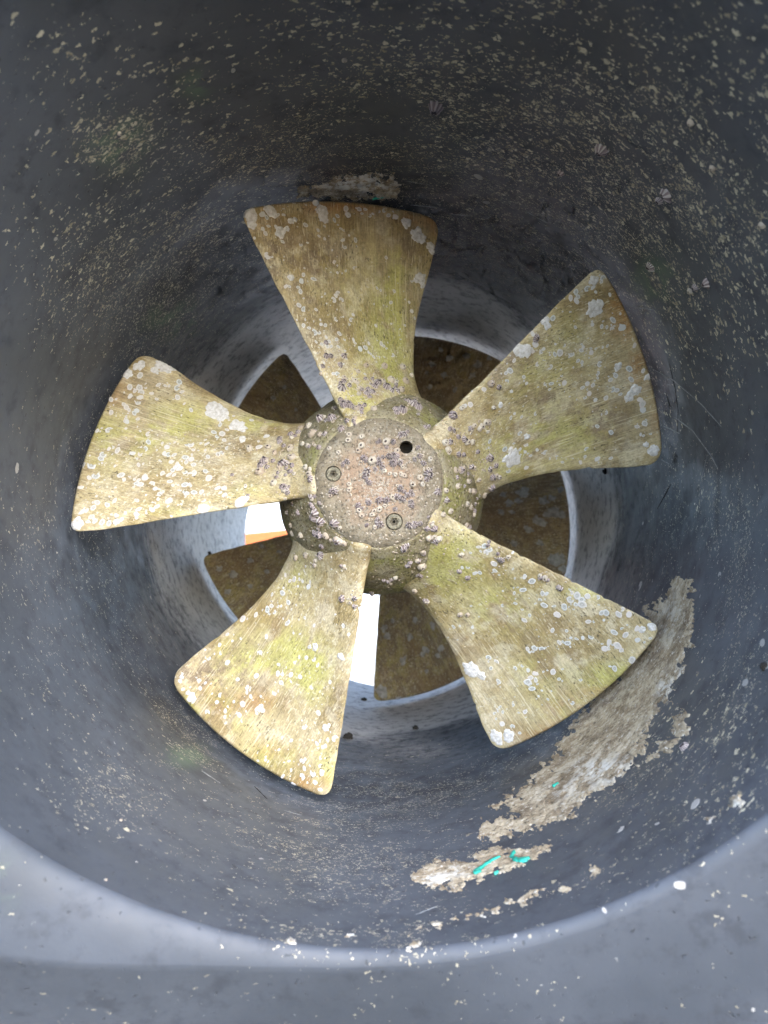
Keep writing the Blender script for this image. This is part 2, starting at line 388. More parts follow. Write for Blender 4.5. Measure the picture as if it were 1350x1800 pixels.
# ------------------------------------------------------------------ propellers
RP = .195
NEAR = (2.04167, .05121, -.14333, .13055, -.02777, .00677, -.00804)
FAR = (1.35868, -.16601, 1.07255, -1.60574, .02777, .01503, -.04326)
def edge(a, r):
    u = 1-r/RP
    return a[0]+a[1]*u+a[2]*u*u+a[3]*u**3, a[4]+a[5]*u+a[6]*u*u
HUBP = [(-.0388, .0399), (-.0368, .0420), (-.033, .0455), (-.027, .0495), (-.018, .0555), (-.006, .0615), (.008, .0665), (.022, .0700), (.040, .0722), (.060, .0725)]
def hub_r(y): return float(np.interp(y, [p[0] for p in HUBP], [p[1] for p in HUBP]))
def blade_mesh(seed=0):
    """one blade about the +Y axis; columns run round the section, rows from root to tip"""
    nc = 64
    rows = list(np.linspace(.034, .085, 30)) + list(np.linspace(.085, .180, 44))[1:] + list(RP - .015*(1-np.linspace(0, 1, 22)**.6*1.0))[1:]
    rows = sorted(set([min(r, RP) for r in rows]))
    # tip rows packed for a clean rounded end
    rows = [r for r in rows if r < .1795] + [RP - .0155*(math.cos(a)) for a in np.linspace(0, math.pi/2, 20)]
    V = []
    for r in rows:
        tn, yn = edge(NEAR, r); yn -= .0125*math.exp(-max(0, r-.041)/.010); tf, yf = edge(FAR, r)
        dlt = RP - r
        chord = r*abs(tn-tf)
        def inset(rc): return 0 if dlt >= rc else rc - math.sqrt(max(0, rc*rc-(rc-dlt)**2))
        nk = lambda a: .0006*mn.noise((r*90, seed*7.3, a)) + .0013*max(0, mn.noise((r*210, seed*3.1, a+5))-.45)*4
        i0 = (inset(.0075)+nk(0))/chord; i1 = (inset(.0095)+nk(9))/chord
        tk = .0062 - .0030*(r-.05)/(RP-.05)
        tk *= math.sqrt(max(0, 1-(1-min(1, dlt/.0018))**2))*.97+.03
        for k in range(nc):
            ph = 2*math.pi*k/nc
            x = math.cos(ph); s = i0 + (1-i0-i1)*(.5-.5*x)
            side = 1 if math.sin(ph) >= 0 else -1
            tp = tk*.5*side*max(0., 1-abs(x)**8)**.5
            t = tn + (tf-tn)*s; y = yn + (yf-yn)*s
            y += .004*math.sin(math.pi*s)*(r/RP)               # gentle camber
            dist = r - hub_r(y)
            fl = .0085*math.exp(-max(dist, -.002)/.0125)       # root fillet
            tp += fl*side*(max(0., 1-abs(x)**3) if x > 0 else max(0., 1-abs(x)**10)**.5)
            # root flare of the edges
            ex = .0065*math.exp(-max(dist, -.002)/.010)
            tt = math.atan2((yf-yn), r*(tf-tn)) if abs(tf-tn) > 1e-6 else 0
            dirT, dirY = math.cos(tt), math.sin(tt)            # along the chord, in (arc, y)
            if r*(tf-tn) < 0: pass
            along = (ex if s > .5 else 0)*abs(x)**6
            arc = dirT*along; yy = y + dirY*along
            nT, nY = -dirY, dirT                                # section normal
            arc += nT*tp; yy += nY*tp
            tq = t + arc/r
            V.append((r*math.cos(tq), yy, r*math.sin(tq)))
    nr = len(rows); F = grid_faces(nc, nr, True)
    F.append(tuple((nr-1)*nc+k for k in range(nc)))
    F.append(tuple(range(nc))[::-1])
    return np.array(V), F
BV, BF = blade_mesh()
def rotY(V, a):
    c, s = math.cos(a), math.sin(a); V = np.asarray(V); o = V.copy()
    o[:, 0] = V[:, 0]*c - V[:, 2]*s; o[:, 2] = V[:, 0]*s + V[:, 2]*c; return o
BG = [(690, 520, 30, 90, 1.2), (665, 600, 50, 60, .6), (690, 650, 35, 40, .9), (640, 700, 40, 30, .8), (600, 500, 40, 60, .3),
      (930, 660, 60, 50, .6), (970, 770, 90, 45, .9), (880, 815, 40, 40, .7), (1000, 600, 40, 50, .4),
      (800, 975, 45, 35, 1.3), (775, 1010, 40, 40, .9), (870, 1060, 60, 45, .8), (1085, 1195, 55, 28, 1.5), (1000, 1245, 50, 25, .9), (940, 1180, 60, 40, .4), (1040, 1040, 60, 12, .7),
      (500, 1150, 60, 45, 1.2), (545, 1190, 35, 50, 1.0), (420, 1160, 50, 45, .7), (350, 1240, 40, 25, .9), (400, 1260, 50, 25, .7), (470, 1330, 60, 25, .7), (575, 1360, 18, 40, .8), (510, 1010, 40, 40, .7),
      (260, 765, 60, 40, .8), (330, 740, 60, 35, .8), (180, 780, 30, 50, .8), (455, 745, 40, 18, 1.1), (300, 900, 80, 20, .5), (440, 860, 60, 15, .5)]
BB = [(610, 362, 90, 16, 1.2), (725, 385, 40, 20, 1.1), (762, 410, 12, 30, .8), (480, 395, 60, 30, .4), (1100, 560, 28, 40, 1.2), (1125, 640, 22, 40, 1.0), (1080, 520, 25, 25, .9), (1152, 730, 12, 50, .7),
      (950, 1285, 60, 18, .8), (985, 1240, 40, 25, .6), (1050, 1215, 40, 16, .6), (700, 1000, 30, 20, .3), (440, 1235, 60, 20, .9), (530, 1375, 50, 18, 1.1), (360, 1200, 25, 20, .6), (450, 1320, 50, 20, .6), (200, 690, 25, 30, .8), (480, 1060, 40, 40, .3)]
BD = [(560, 460, 80, 50, .9), (470, 430, 40, 60, .8), (720, 440, 30, 60, .7), (540, 560, 40, 60, .6), (720, 580, 20, 50, .7), (900, 620, 70, 35, .8), (1050, 740, 70, 50, .9), (960, 700, 50, 30, .6), (850, 640, 60, 20, .6),
      (390, 1190, 60, 35, 1.0), (330, 1180, 30, 25, .7), (440, 1130, 40, 40, .5), (470, 1230, 60, 30, .4), (600, 1230, 14, 80, .5), (360, 660, 60, 30, 1.0), (240, 690, 50, 30, .6), (230, 800, 80, 40, .5), (290, 890, 60, 40, .4), (420, 780, 60, 40, .5), (940, 1120, 60, 40, .4), (820, 1120, 30, 70, .4)]
BL = [(560, 640, 50, 50, 1), (660, 600, 60, 80, .5), (300, 850, 120, 60, 1), (430, 790, 60, 30, .9), (870, 780, 50, 40, .8), (1000, 620, 80, 60, .5), (950, 1100, 100, 60, .5), (540, 1050, 60, 50, .6), (560, 1240, 50, 80, .4)]
def add_blades(root, mat, mirror, phase, depth):
    out = []
    for k in range(5):
        V = blade_mesh(k+1)[0] if not mirror else BV.copy(); F = BF
        if mirror:                              # opposite hand
            V[:, 0] *= -1; F = [f[::-1] for f in BF]
        W = rotY(V, phase + k*2*math.pi/5); W[:, 1] += depth
        q = proj(W)
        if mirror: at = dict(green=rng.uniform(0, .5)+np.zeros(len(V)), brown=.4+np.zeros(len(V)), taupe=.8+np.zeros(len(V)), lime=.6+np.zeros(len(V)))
        else: at = dict(green=blob(q, BG), brown=blob(q, BB), taupe=blob(q, BD), lime=blob(q, BL))
        o = mesh_obj('blade', V, F, mat, root, True, at); o.rotation_euler = (0, -(phase+k*2*math.pi/5), 0)
        out.append(o)
    return out
def lathe(prof, n=96, amp=0., sc_=60):
    V = []
    for y, r in prof:
        for i in range(n):
            t = 2*math.pi*i/n; rr = r + amp*mn.noise((r*math.cos(t)*sc_, y*sc_, r*math.sin(t)*sc_))
            V.append((rr*math.cos(t), y, rr*math.sin(t)))
    return V, grid_faces(n, len(prof), True)
front = empty('propeller', 'near five-bladed bronze propeller, olive with white barnacle scars and crusted hub', 'propeller', 'twin propellers of the thruster')
blades = add_blades(front, M['blade'], False, 0, 0)
hy = np.linspace(-.0388, .060, 60)
pv, pf = lathe([(-.034, .0385), (-.0384, .0391)] + [(y, hub_r(y)) for y in hy] + [(.062, .071), (.062, .03)], 128, .0011, 70)
hub = mesh_obj('hub', pv, pf, M['hub'], front)
# end cap with two screw wells and one open hole
CAPR, CAPY = .0392, -.0425
def cap_y(x, z): 
    r2 = (x*x+z*z)/CAPR**2
    return CAPY - .0022*(1-r2) + .0034*(max(0, r2-.70)/.30)**2 + .0004*mn.noise((x*120, 0, z*120))
def px_to_plane(px, py, y):
    d = ray(px, py); t = (y-CAM.y)/d.y; return CAM + d*t
HOLES = [(586, 833, .0048), (693, 917, .0052), (714, 786, .0040)]
holes = []
for hx, hz, hr in HOLES:
    p = px_to_plane(hx, hz, CAPY-.001); holes.append((p.x, p.z, hr))
pts = []; edges = []
def circle(cx, cz, r, n):
    b = len(pts)
    for i in range(n): pts.append(Vector((cx+r*math.cos(2*math.pi*i/n), cz+r*math.sin(2*math.pi*i/n))))
    for i in range(n): edges.append((b+i, b+(i+1) % n))
circle(0, 0, CAPR, 96)
for x, z, r in holes: circle(x, z, r, 28)
for i in range(1500):
    a, r = i*2.39996, CAPR*.985*math.sqrt((i+.5)/1500)
    x, z = r*math.cos(a), r*math.sin(a)
    if all(math.hypot(x-hx, z-hz) > hr+.0006 for hx, hz, hr in holes): pts.append(Vector((x, z)))
v2, e2, f2, *_ = delaunay_2d_cdt(pts, edges, [], 0, 1e-6)
cv = [(v.x, cap_y(v.x, v.y), v.y) for v in v2]
cf = []
for f in f2:
    cx = sum(v2[i].x for i in f)/3; cz = sum(v2[i].y for i in f)/3
    if all(math.hypot(cx-hx, cz-hz) > hr*.985 for hx, hz, hr in holes): cf.append(tuple(f))
# side skirt and the walls of the holes
b = len(cv); n = 96
for y in (None, -.036):
    for i in range(n):
        t = 2*math.pi*i/n; x, z = CAPR*math.cos(t), CAPR*math.sin(t); cv.append((x, cap_y(x, z) if y is None else y, z))
for i in range(n): cf.append((b+i, b+(i+1) % n, b+n+(i+1) % n, b+n+i))
for hx, hz, hr in holes:
    b = len(cv); n = 28
    for dd in (0, .009):
        for i in range(n):
            t = 2*math.pi*i/n; x, z = hx+hr*math.cos(t), hz+hr*math.sin(t); cv.append((x, cap_y(x, z)+dd, z))
    for i in range(n): cf.append((b+i, b+(i+1) % n, b+n+(i+1) % n, b+n+i))
cap = mesh_obj('end_cap', cv, cf, M['cap'], front, True, dict(rad=[math.hypot(v[0], v[2])/CAPR for v in cv]))
bm = bmesh.new(); bm.from_mesh(cap.data); bmesh.ops.recalc_face_normals(bm, faces=bm.faces)
if sum(f.normal.y*f.calc_area() for f in bm.faces) > 0 and False: bmesh.ops.reverse_faces(bm, faces=bm.faces)
bm.to_mesh(cap.data); bm.free()
def screw(hx, hz, hr):
    r = hr*.92; y = cap_y(hx, hz)+.0006; n = 30
    prof = [(r, y+.006), (r, y+.0006), (r*.93, y), (r*.60, y-.0001), (r*.52, y+.0002)]
    V = []; 
    for rr, yy in prof:
        for i in range(n): t = 2*math.pi*i/n; V.append((hx+rr*math.cos(t), yy, hz+rr*math.sin(t)))
    # six-lobed socket
    for k, (m, yy) in enumerate(((1, y+.0002), (.92, y+.0011), (0.3, y+.0009))):
        for i in range(n):
            t = 2*math.pi*i/n; rr = r*.50*m*(1+.13*math.cos(6*t)); V.append((hx+rr*math.cos(t), yy, hz+rr*math.sin(t)))
    V = [(a+.00016*mn.noise((a*2500, 0, c*2500)), b_-.00028*mn.noise((a*1500, 3, c*1500)), c+.00016*mn.noise((a*2500, 9, c*2500))) for a, b_, c in V]
    F = grid_faces(n, 8, True, True); b = 7*n; F.append(tuple(b+i for i in range(n)))
    o = mesh_obj('screw', V, F, M['screw'], cap); o.data.materials.append(M['grime'])
    for p in o.data.polygons:
        if p.index >= 5*n: p.material_index = 1
    return o
screw(*holes[0]); screw(*holes[1])
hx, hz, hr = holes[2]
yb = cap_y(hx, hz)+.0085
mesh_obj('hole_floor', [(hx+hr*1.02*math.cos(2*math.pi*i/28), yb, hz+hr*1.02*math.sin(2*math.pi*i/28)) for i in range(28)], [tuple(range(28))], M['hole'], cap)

# far propeller, opposite hand
REARY = .3164
rear = empty('propeller', 'far five-bladed brown propeller in shade behind the near one', 'propeller', 'twin propellers of the thruster', (0, REARY, 0))
ph_r = 2.13631 - (math.pi - NEAR[0])
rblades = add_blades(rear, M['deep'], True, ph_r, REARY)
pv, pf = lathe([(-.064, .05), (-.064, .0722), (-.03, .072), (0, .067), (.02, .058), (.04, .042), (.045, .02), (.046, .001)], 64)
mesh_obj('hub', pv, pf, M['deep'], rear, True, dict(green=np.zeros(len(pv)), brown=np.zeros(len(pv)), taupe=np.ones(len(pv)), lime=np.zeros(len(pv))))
# gear housing that carries both
gh = empty('gear_housing', 'dark gear housing with its strut between the two propellers', 'gear housing', None, (0, .157, 0))
pv, pf = lathe([(-.094, .001), (-.094, .058), (-.06, .064), (0, .066), (.06, .064), (.094, .058), (.094, .001)], 64)
mesh_obj('body', pv, pf, M['gear'], gh)
V = []
for z in np.linspace(.05, .2005, 14):
    for i in range(32):
        t = 2*math.pi*i/32; k = 1+.35*math.exp(-(z-.05)/.012)
        V.append((-.016+.021*k*math.cos(t), .045*k*math.sin(t), z))
mesh_obj('strut', V, grid_faces(32, 14, True), M['gear'], gh)

# ------------------------------------------------------------------ growth on the near propeller
surf = [(o, bvh(o)) for o in blades + [hub, cap]]
def hit_prop(px, py):
    d = ray(px, py); best = None
    for o, b in surf:
        h = b.ray_cast(CAM, d)
        if h[0] is not None and (best is None or h[3] < best[1][3]): best = (o, h)
    if best is None: return None
    o, h = best; n = h[1]
    if n.dot(d) > 0: n = -n
    return o, h[0], n, h[3]
def z1(l, s, ox, oy): return [(x/s+ox, y/s+oy, r/s) for x, y, r in l]
SC_T = [(520,190,20),(390,190,12),(695,188,14),(700,225,18),(655,270,14),(635,290,14),(780,230,14),(820,230,12),(930,235,14),(955,262,14),(1000,270,17),(842,265,11),(865,255,9),(330,265,12),(300,262,12),(232,275,15),(205,260,20),(460,320,16),(540,350,11),(545,385,11),(575,403,11),(672,348,14),(685,410,15),(690,450,16),(762,410,16),(438,440,11),(330,424,13),(225,374,15),(208,348,13),(240,330,12),(285,330,13),(236,512,18),(262,508,10),(233,490,12),(940,515,11),(640,545,15),(750,577,12),(510,642,18),(440,655,18),(450,620,14),(345,690,16),(365,685,12),(435,715,18),(420,690,12),(655,605,10),(655,725,16),(630,765,18),(675,765,16),(645,740,14),(420,800,16),(450,820,18),(525,825,11),(645,885,14),(890,697,11),(990,713,12),(908,712,9),(970,785,13),(735,885,17),(745,855,12),(1080,778,10),(1093,835,14),(1113,877,10),(880,917,11),(448,920,14),(487,930,13),(580,918,14),(555,910,14),(515,960,20),(545,960,14),(662,968,16),(585,985,12),(650,1005,15),(605,1015,12),(560,1027,12),(525,1015,11),(590,1045,14),(615,1045,12),(655,1045,13),(745,1005,14),(785,1060,18),(815,1050,16),(760,1025,11),(835,1075,11),(850,1085,10),(863,1105,12),(838,1022,13),(910,1030,16),(928,1040,12),(945,1058,10),(978,1095,15),(900,1105,9),(700,1070,9),(1022,935,9),(1025,1000,9),(630,1207,14),(655,1210,18),(1050,915,9)]
PT_T = [(130,255,50),(145,320,28),(250,230,40),(270,258,25),(560,250,48),(575,290,25),(540,230,25),(315,365,38),(350,345,18),(375,300,20),(400,290,15),(715,262,22),(1057,310,32),(1125,380,42),(1150,405,30),(1205,450,30),(1215,480,20),(1145,640,38),(1120,650,18),(1160,680,18),(375,635,20)]
SC_L = [(430,178,17),(375,237,17),(425,242,18),(402,253,12),(437,268,18),(432,288,17),(378,285,15),(490,268,12),(420,317,15),(280,302,15),(282,368,15),(345,325,12),(360,340,16),(370,355,12),(410,355,15),(398,372,13),(522,222,14),(560,230,10),(580,232,9),(632,208,16),(622,240,18),(648,262,12),(515,300,10),(655,325,9),(690,352,14),(625,290,16),(270,458,20),(210,460,12),(187,483,12),(470,475,14),(430,465,8),(470,520,16),(455,553,17),(430,580,14),(412,600,9),(388,580,16),(310,560,18),(270,552,12),(290,550,10),(240,585,18),(225,605,16),(567,548,16),(555,580,14),(575,582,14),(607,585,14),(672,535,14),(690,538,14),(592,620,14),(618,635,16),(635,655,18),(598,665,14),(665,600,18),(695,605,16),(670,625,16),(708,635,14),(660,675,14),(685,685,13),(710,675,16),(708,690,13),(545,680,16),(575,690,16),(605,690,12),(330,690,20),(348,712,12),(423,640,13),(175,640,25),(135,640,20),(200,695,20),(165,705,15),(410,735,14),(430,740,18),(452,705,20),(420,715,12),(490,735,18),(508,760,14),(580,725,15),(600,745,10),(660,740,19),(690,745,12),(660,775,14),(670,785,14),(710,780,18),(745,778,16),(785,708,22),(767,668,16),(530,785,16),(545,775,12),(575,820,20),(525,815,12),(410,820,14),(300,820,14),(262,845,16),(210,832,16),(205,800,8),(130,880,18),(155,875,14),(190,860,16),(178,905,16),(195,925,14),(160,930,11),(230,932,17),(270,938,16),(307,930,18),(330,920,14),(307,897,14),(355,888,10),(412,890,16),(420,865,16),(410,910,10),(460,880,12),(490,870,18),(515,850,15),(640,840,8),(755,822,13),(830,755,17),(860,755,16),(865,790,16),(845,780,11),(970,748,13),(882,552,14),(830,580,15),(850,575,17),(808,468,15),(845,430,13),(855,475,18),(830,490,14),(860,510,14),(875,455,12),(1040,547,18),(1080,490,16),(1003,405,13),(705,560,10),(765,563,8),(780,598,14),(365,415,14),(350,410,10),(415,400,10),(125,755,16),(300,640,9),(545,525,9),(515,560,8),(745,525,9)]
PT_L = [(100,945,40),(815,355,50),(850,380,40),(800,330,25),(930,435,40),(960,450,22),(955,505,25),(425,125,30),(360,165,30),(570,135,45),(530,120,25),(505,150,22),(755,865,30),(950,830,35),(975,810,20),(620,650,22)]
SC_R = [(958,137,15),(880,190,17),(905,185,13),(918,207,9),(825,205,13),(797,233,15),(830,230,13),(827,252,16),(708,333,14),(1005,347,18),(1052,382,19),(905,368,11),(950,375,11),(978,378,10),(1002,392,13),(822,383,10),(990,222,11),(1112,470,13),(978,475,10),(765,470,10),(610,412,14),(622,465,18),(608,497,12),(650,500,12),(665,487,10),(720,512,14),(745,505,18),(798,510,18),(897,507,14),(848,492,13),(860,480,9),(835,545,10),(853,552,11),(940,562,14),(630,565,12),(697,575,14),(518,545,12),(495,595,19),(475,605,11),(565,628,11),(485,650,12),(580,655,10),(763,658,14),(670,662,10),(700,660,13),(751,622,8),(933,610,11),(932,630,9),(1085,585,18),(1155,597,12),(1098,640,16),(1020,620,13),(992,643,12),(1005,690,14),(1022,690,13),(1045,710,11),(855,680,12),(880,660,13),(905,665,12),(887,708,14),(865,728,10),(918,738,11),(972,730,13),(1138,740,15),(1150,757,18),(1155,790,16),(1162,853,15),(1123,873,12),(1143,912,9),(970,802,10),(927,868,12),(995,900,13),(368,690,14),(503,697,10),(270,775,18),(302,765,15),(555,822,9),(500,825,11),(518,808,9),(625,808,11),(545,903,13),(573,962,13),(545,982,10),(570,998,9),(632,987,10),(672,998,13),(878,984,13),(847,1047,12),(868,1018,9),(928,1033,15),(993,1027,10),(600,1015,10),(688,1028,8),(727,1020,7),(755,1047,9),(500,980,15),(470,985,15),(575,1073,13),(490,1090,14),(393,945,14)]
PT_R = [(910,150,26),(915,290,42),(940,265,25),(900,315,20),(665,345,25),(680,370,20),(535,485,30),(575,495,35),(550,510,25),(1115,690,28),(1085,725,28),(1180,625,20),(1205,990,27),(1170,960,15),(510,1030,45),(480,1030,25),(1030,575,22),(450,765,16),(580,920,18),(500,990,18)]
SC_LR = [(455,140,10),(475,135,12),(495,147,15),(480,160,13),(512,203,14),(518,230,11),(388,220,9),(408,220,9),(440,242,12),(458,242,9),(635,258,13),(662,275,15),(630,308,14),(703,320,12),(723,323,10),(815,345,15),(842,332,17),(862,365,17),(860,345,12),(885,335,13),(835,367,9),(790,375,16),(762,408,15),(712,370,15),(695,350,9),(820,320,10),(750,370,8),(635,427,12),(655,408,9),(745,467,11),(885,435,11),(895,493,13),(865,500,9),(840,500,8),(770,517,11),(805,520,12),(818,497,7),(800,470,7),(705,540,13),(675,540,12),(645,540,10),(655,555,7),(950,540,14),(970,538,12),(1000,530,16),(970,515,13),(1015,545,10),(940,400,12),(955,400,14),(1005,405,15),(1020,385,10),(1047,405,14),(1080,460,13),(1100,465,14),(990,477,15),(1035,485,14),(1080,505,11),(1020,460,8),(925,340,10),(1060,583,15),(990,620,13),(745,633,13),(770,660,7),(825,755,8),(650,625,9),(675,640,12),(660,655,11),(645,675,14),(680,665,11),(665,700,13),(655,683,9),(600,617,9),(625,607,8),(530,668,11),(503,620,8),(492,577,11),(522,593,12),(637,790,10),(545,840,11),(585,847,9),(540,772,9),(588,762,8),(518,798,7),(725,742,6),(550,368,9),(597,362,8),(595,320,8),(355,455,9),(430,455,7),(855,665,7)]
PT_LR = [(425,625,32),(405,610,18),(460,645,22),(520,885,24),(570,885,25),(530,905,20),(1140,455,18),(1100,465,15)]
SC_LL = [(715,163,14),(760,188,18),(737,197,14),(790,185,12),(792,158,9),(812,200,12),(845,228,20),(850,205,12),(697,262,20),(640,275,12),(515,352,11),(545,388,15),(472,412,20),(608,355,20),(635,340,15),(620,375,14),(648,377,13),(670,340,12),(688,337,10),(732,317,16),(722,435,20),(825,402,12),(875,448,12),(1038,450,13),(1072,497,11),(602,513,14),(385,500,12),(415,537,9),(340,557,12),(348,600,14),(275,630,14),(260,655,13),(383,657,16),(575,600,13),(793,628,11),(828,627,13),(875,640,14),(893,673,14),(765,657,10),(675,670,12),(672,718,17),(697,722,12),(745,730,18),(742,765,9),(793,740,16),(690,770,16),(548,733,18),(440,750,12),(862,800,12),(962,770,12),(650,830,18),(500,800,14),(497,825,12),(520,853,13),(472,895,18),(345,840,15),(325,880,12),(420,880,9),(570,905,18),(580,925,16),(555,930,18),(455,955,14),(435,945,9),(470,985,11),(375,930,14),(370,965,10),(275,940,15),(225,757,13),(230,805,12),(260,775,10),(125,730,14),(115,760,13),(135,808,12),(165,830,12),(900,945,17),(820,1025,20),(748,1097,13),(695,1080,10),(610,1127,8),(673,1150,9),(890,1115,12),(908,1100,11),(935,1130,12),(955,1095,12),(993,1090,20),(920,1140,8),(910,1195,13),(908,1238,13),(800,1210,11),(815,1220,12),(817,1255,14),(865,1280,21),(915,1280,18),(810,1305,18),(880,1333,15),(908,1378,14),(735,1213,10),(695,1297,13),(600,1205,9),(560,1215,9),(850,1240,7),(838,1335,7)]
PT_LL = [(880,570,26),(850,570,14),(1022,620,24),(1035,635,14),(940,1025,25),(955,1015,14),(180,855,26),(160,830,14),(125,740,14),(190,880,12),(760,1345,18)]
ZT, ZL, ZR, ZLR, ZLL, ZH = (3.375, 400, 300), (2.935, 100, 600), (2.8125, 720, 440), (2.25, 640, 900), (3.214, 280, 960), (3.214, 480, 640)
SCARS = z1(SC_T, *ZT)+z1(SC_L, *ZL)+z1(SC_R, *ZR)+z1(SC_LR, *ZLR)+z1(SC_LL, *ZLL)
PATCH = z1(PT_T, *ZT)+z1(PT_L, *ZL)+z1(PT_R, *ZR)+z1(PT_LR, *ZLR)+z1(PT_LL, *ZLL)

def frame_at(p, n, spin=0., tilt=0.):
    n = n.normalized(); a = n.orthogonal().normalized(); b = n.cross(a)
    x = a*math.cos(spin) + b*math.sin(spin); y = n.cross(x)
    m = Matrix(((x.x, y.x, n.x, p.x), (x.y, y.y, n.y, p.y), (x.z, y.z, n.z, p.z), (0, 0, 0, 1)))
    if tilt: m = m @ Matrix.Rotation(tilt, 4, 'X')
    return m
def scar_mesh(k):
    """the flat limy base plate a barnacle leaves: raised rim, dished middle; some broken, some filled; unit radius"""
    n = 22; prof = [(1.0, -.02), (.97, .055), (.80, .085), (.58, .06), (.34, .045), (.12, .06)]
    ph = random.uniform(0, 6); V = []; rad = []; kind = k % 4; sd = random.uniform(0, 99); irr = random.uniform(.5, 1.5)
    for r, h in prof:
        for i in range(n):
            t = 2*math.pi*i/n; q = r*(1+irr*(.09*math.sin(2*t+ph)+.22*mn.noise((math.cos(t)*1.8+sd, math.sin(t)*1.8, 0)))+.05*random.uniform(-1, 1)*(r > .9))
            V.append((q*math.cos(t), q*math.sin(t), h*(1+.5*random.uniform(-1, 1)*(kind == 3)))); rad.append(r if kind != 3 else max(r, .75+.2*random.random()))
    F = grid_faces(n, len(prof), True)
    if kind == 1:                       # broken ring
        a = random.randrange(n); gone = {(a+i) % n for i in range(random.randrange(3, 9))}
        F = [f for f in F if not (f[0] < 4*n and f[0] % n in gone)]
    F.append(tuple((len(prof)-1)*n+i for i in range(n)))
    return V, F, rad
SM = []; NS = 12
for k in range(NS):
    V, F, rad = scar_mesh(k); o = mesh_obj('barnacle_scar', V, F, M['scar'], None, True, dict(rad=rad)); SM.append((o.data, V, F, rad)); bpy.data.objects.remove(o)
def place(name, data, parent, m):
    o = bpy.data.objects.new(name, data); link(o, parent)
    pw = parent.matrix_basis if parent.parent is None else parent.parent.matrix_basis @ parent.matrix_basis
    o.matrix_basis = pw.inverted() @ m
    return o
bpy.context.view_layer.update()
SCARS.sort(key=lambda s: -s[2])
small = {}
cnt = 0
for x, y, r in SCARS:
    h = hit_prop(x+random.uniform(-1, 1), y+random.uniform(-1, 1))
    if not h or h[0] in (cap,): continue
    o, p, n, d = h
    rad = r*d/FPX*.98
    k = random.randrange(NS); m = frame_at(p, n, random.uniform(0, 6.3)) @ Matrix.Diagonal((rad, rad*random.uniform(.7, 1), rad*random.uniform(.6, 1.3), 1))
    if cnt < 300: place('barnacle_scar', SM[k][0], o, m); cnt += 1
    else: small.setdefault(o, []).append((m, k))
# many more faint small ones
for i in range(1500):
    if random.random() < .6:
        bx, by, br = random.choice(SCARS); px, py = bx+random.gauss(0, 14), by+random.gauss(0, 14)
    else: px, py = random.uniform(110, 1180), random.uniform(340, 1400)
    h = hit_prop(px, py)
    if not h or h[0] in (cap, hub): continue
    o, p, n, d = h; rad = (.25+random.random()**2.2*.9)*.001
    small.setdefault(o, []).append((frame_at(p, n, random.uniform(0, 6.3)) @ Matrix.Diagonal((rad, rad*random.uniform(.6, 1), rad*.8, 1)), random.randrange(NS)))
for o, l in small.items():
    V, F, A = [], [], []
    inv = o.matrix_basis.inverted()
    for m, k in l:
        b = len(V); _, v, f, rad = SM[k]; mm = inv @ m
        V += [mm @ Vector(q) for q in v]; F += [tuple(i+b for i in q) for q in f]; A += rad
    q = mesh_obj('small_scars', V, F, M['scar'], o, True, dict(rad=A)); q['kind'] = 'stuff'
# white crust patches: lumpy sheets wrapped on the blade
def crust_patch(x, y, r, name, mat, parent=None, hit=hit_prop, hgt=.0006, asp=None):
    h = hit(x, y)
    if not h: return
    if hit is hit_prop: o, p, n, d = h
    else: p, n = h; o = parent; d = (p-CAM).dot(FW)
    b = dict((id(s[0]), s[1]) for s in surf).get(id(o)) if hit is hit_prop else None
    rad = r*d/FPX; m = frame_at(p, n, random.uniform(0, 6.3)); nn = 30; rings = 6; V = []; sd = random.uniform(0, 90)
    e = random.uniform(.7, 1)
    trees = [b] if b else wall_bvh
    for j in range(rings):
        f = 1-j/rings
        for i in range(nn):
            t = 2*math.pi*i/nn
            q = rad*f*(1+.34*mn.noise((math.cos(t)*1.6+sd, math.sin(t)*1.6, 0))*1.3+.20*mn.noise((math.cos(t)*5+sd, math.sin(t)*5, 3)))
            w_ = m @ Vector((q*math.cos(t), q*math.sin(t)*e, 0))
            cand = [tr.find_nearest(w_) for tr in trees]
            co, no, _, dd = min(cand, key=lambda c: c[3])
            if no.dot(n) < 0: no = -no
            hh = hgt*(0 if j == 0 else (.55+.45*min(1, j/3)) * (1+.8*mn.noise(w_*700)))
            V.append(co + no*(hh-(.0001 if j == 0 else 0)))
    F = grid_faces(nn, rings, True); F.append(tuple((rings-1)*nn+i for i in range(nn)))
    pw = o.matrix_basis if o.parent is None else o.parent.matrix_basis @ o.matrix_basis
    inv = pw.inverted()
    return mesh_obj(name, [inv @ v for v in V], F, mat, o, True, dict(rad=np.ones(len(V))))
for x, y, r in PATCH: crust_patch(x, y, r*1.02, 'lime_crust', M['crust'])

